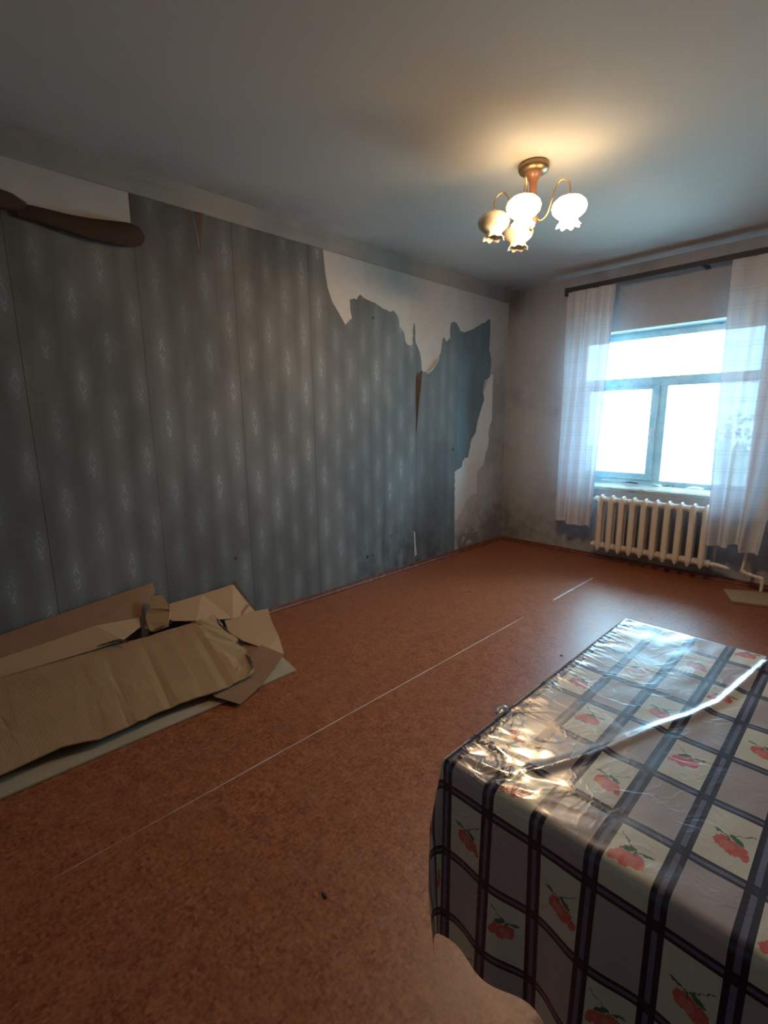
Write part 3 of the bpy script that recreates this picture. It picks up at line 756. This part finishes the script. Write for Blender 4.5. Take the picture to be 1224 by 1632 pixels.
for v in bm.verts:
    x, y, z = v.co; t = (x-.12)/.65
    base = .176+(.061-.176)*t
    cr = sum(.006*max(0, 1-abs(y+.12*x-c)/.03) for c in (.50, .62, .80, .98, 1.08, .18))
    if y < 1.1: z = base
    v.co.z = z+.014*sin(pi*min(max(t, 0), 1))*(1+.3*sin(y*7))-cr*min(1, max(0, t*1.5))*.8+.004*noise.noise((x*8, y*8, 0))
bmesh.ops.triangulate(bm, faces=bm.faces)
r = bmesh.ops.extrude_face_region(bm, geom=list(bm.faces))
for g in r['geom']:
    if isinstance(g, bmesh.types.BMVert): g.co.z -= .005
put('top_panel', bm, MAT_CARD, bx)
sheet('side_panel', [(.025, -.6, .32), (.03, .19, .35), (.03, .45, .385), (.028, .92, .440), (.035, .925, .40), (.045, .92, .34), (.07, .86, .29), (.09, .80, .27), (.10, .58, .295), (.10, .38, .275), (.10, .17, .258), (.10, -.6, .25)], .005, MAT_CARD3, bx, ndir=(1, 0, 0), sub=2, amp=.006, smooth=False, label='darker back panel leaning on the wall')
sheet('side_panel', [(.102, -.6, .252), (.102, .17, .26), (.102, .38, .278), (.102, .58, .297), (.092, .805, .272), (.12, .80, .225), (.15, .70, .19), (.145, .57, .182), (.13, .16, .175), (.125, -.6, .172)], .005, MAT_CARD2, bx, ndir=(1, 0, .2), label='folded strip below the back panel')
sheet('inner_panel', [(.045, .955, .285), (.05, 1.20, .295), (.055, 1.41, .310), (.08, 1.47, .20), (.10, 1.53, .100), (.16, 1.34, .120), (.17, 1.10, .182), (.13, .97, .21)], .005, MAT_CARD2, bx, ndir=(1, 0, 0), label='lighter inner panel at the far end')
sheet('end_flap', [(.05, 1.405, .312), (.035, 1.44, .325), (.07, 1.55, .115), (.105, 1.545, .085), (.09, 1.50, .13)], .006, MAT_EDGE, bx, ndir=(0, -1, 0), label='dark narrow end flap')
sheet('flap_insert', [(.10, 1.34, .135), (.085, 1.43, .185), (.10, 1.50, .150), (.14, 1.42, .118)], .004, MAT_CARD3, bx, ndir=(1, 0, 0))
sheet('torn_tongue', [(.10, .885, .385), (.11, .91, .395), (.115, .945, .365), (.12, .955, .335), (.135, .965, .29), (.13, .975, .25), (.145, .96, .235), (.17, .94, .20), (.16, .86, .19), (.13, .82, .215), (.12, .835, .25), (.11, .84, .29), (.115, .86, .32), (.105, .865, .36)], .004, MAT_CARD, bx, ndir=(1, 0, 0), edge=.008, label='ragged torn tongue standing up')
sheet('right_flap', [(.10, 1.305, .128), (.125, 1.36, .118), (.12, 1.50, .105), (.13, 1.62, .095), (.30, 1.54, .085), (.50, 1.47, .065), (.655, 1.405, .033), (.685, 1.375, .048), (.60, 1.33, .060), (.44, 1.26, .085), (.30, 1.24, .105)], .005, MAT_CARD2, bx, ndir=(0, 0, 1), label='smooth tan flap pointing to the corner')
# torn slits and dark tears on the top panel
rip = [(.785, 1.11, .072), (.745, 1.160, .074), (.66, 1.186, .086), (.58, 1.20, .080), (.49, 1.224, .084), (.42, 1.23, .092), (.34, 1.243, .104), (.22, 1.238, .124), (.16, 1.235, .155)]
up_ = [(x+random.uniform(-.006, .006), y+random.uniform(-.004, .006), z) for x, y, z in rip]; dn_ = [(x+random.uniform(-.01, .01), y-random.uniform(.004, .016), z+.001) for x, y, z in reversed(rip)]
sheet('tear', up_+dn_, .002, MAT_EDGE, bx, ndir=(0, 0, 1), edge=.003)
for pts in ([(.165, .86, .203), (.15, .96, .212), (.16, .965, .210), (.175, .87, .200)], [(.15, .57, .196), (.135, .63, .200), (.16, .68, .203), (.215, .71, .198), (.22, .70, .196), (.17, .66, .200), (.155, .63, .198)]):
    sheet('tear', pts, .003, MAT_EDGE, bx, ndir=(0, 0, 1))
o = sheet('torn_cardboard_piece', [(.93, .98, .014), (.80, .91, .030), (.72, .91, .045), (.62, 1.05, .052), (.46, 1.24, .060), (.43, 1.285, .072), (.56, 1.33, .070), (.715, 1.37, .058), (.845, 1.155, .018)], .004, MAT_CARD3, ndir=(0, 0, 1))
tag(o, 'brown triangular torn cardboard piece poking out from under the crushed box', 'cardboard')

# ------------------------------------------------------------------ crumbs on the floor
def crumb(x, y, s, mat, label, flat_=.4):
    bm = bmesh.new(); bmesh.ops.create_icosphere(bm, subdivisions=2, radius=s)
    for v in bm.verts:
        k = 1+.5*noise.noise(v.co/s*1.7+Vector((x, y, 0))); v.co = Vector((x+v.co.x*k*1.6, y+v.co.y*k*.7, s*flat_+v.co.z*flat_*k))
    z0 = min(v.co.z for v in bm.verts)
    for v in bm.verts: v.co.z -= z0
    tag(put('floor_crumb', bm, mat), label, 'debris')
crumb(1.985, .69, .007, MAT_DARK, 'dark crumb on bare floor left of the table')
crumb(1.03, 1.37, .004, MAT_SEAM, 'white crumb on the floor beside the cardboard')
crumb(.78, 3.08, .008, MAT_DARK, 'dark scuffed crumb in the middle of the far floor', .2)
crumb(1.80, 2.58, .005, MAT_DARK, 'tiny dark crumb on the shiny floor behind the table')

# ------------------------------------------------------------------ outside
g = box('ground', (-30, YW+1.5, -1.3), (30, 45, -1.2), MAT_GRASS); struct(g, 'sunlit ground outside the window', 'ground')
tr = empty('tree'); tag(tr, 'overexposed tree faintly seen through the right window pane', 'tree')
bm = bmesh.new(); tube(bm, [(.6, 13, -1.2), (.62, 13, 0), (.55, 13, 1.2)], .1, 8, radii=[.12, .09, .05]); put('trunk', bm, MAT_BARK, tr, True)
bm = bmesh.new()
for _ in range(900):
    c = Vector((.5, 13, .55))+Vector((random.gauss(0, .5), random.gauss(0, .5), random.gauss(0, .4)))
    n = Vector((random.gauss(0, 1), random.gauss(0, 1), random.gauss(0, 1))).normalized(); t = n.orthogonal().normalized(); b = n.cross(t); s = random.uniform(.04, .09)
    bm.faces.new([bm.verts.new(c+t*s*a_+b*s*.5*b_) for a_, b_ in ((-1, 0), (0, -1), (1, 0), (0, 1))])
fo = put('foliage', bm, MAT_LEAF, tr); fo['kind'] = 'stuff'
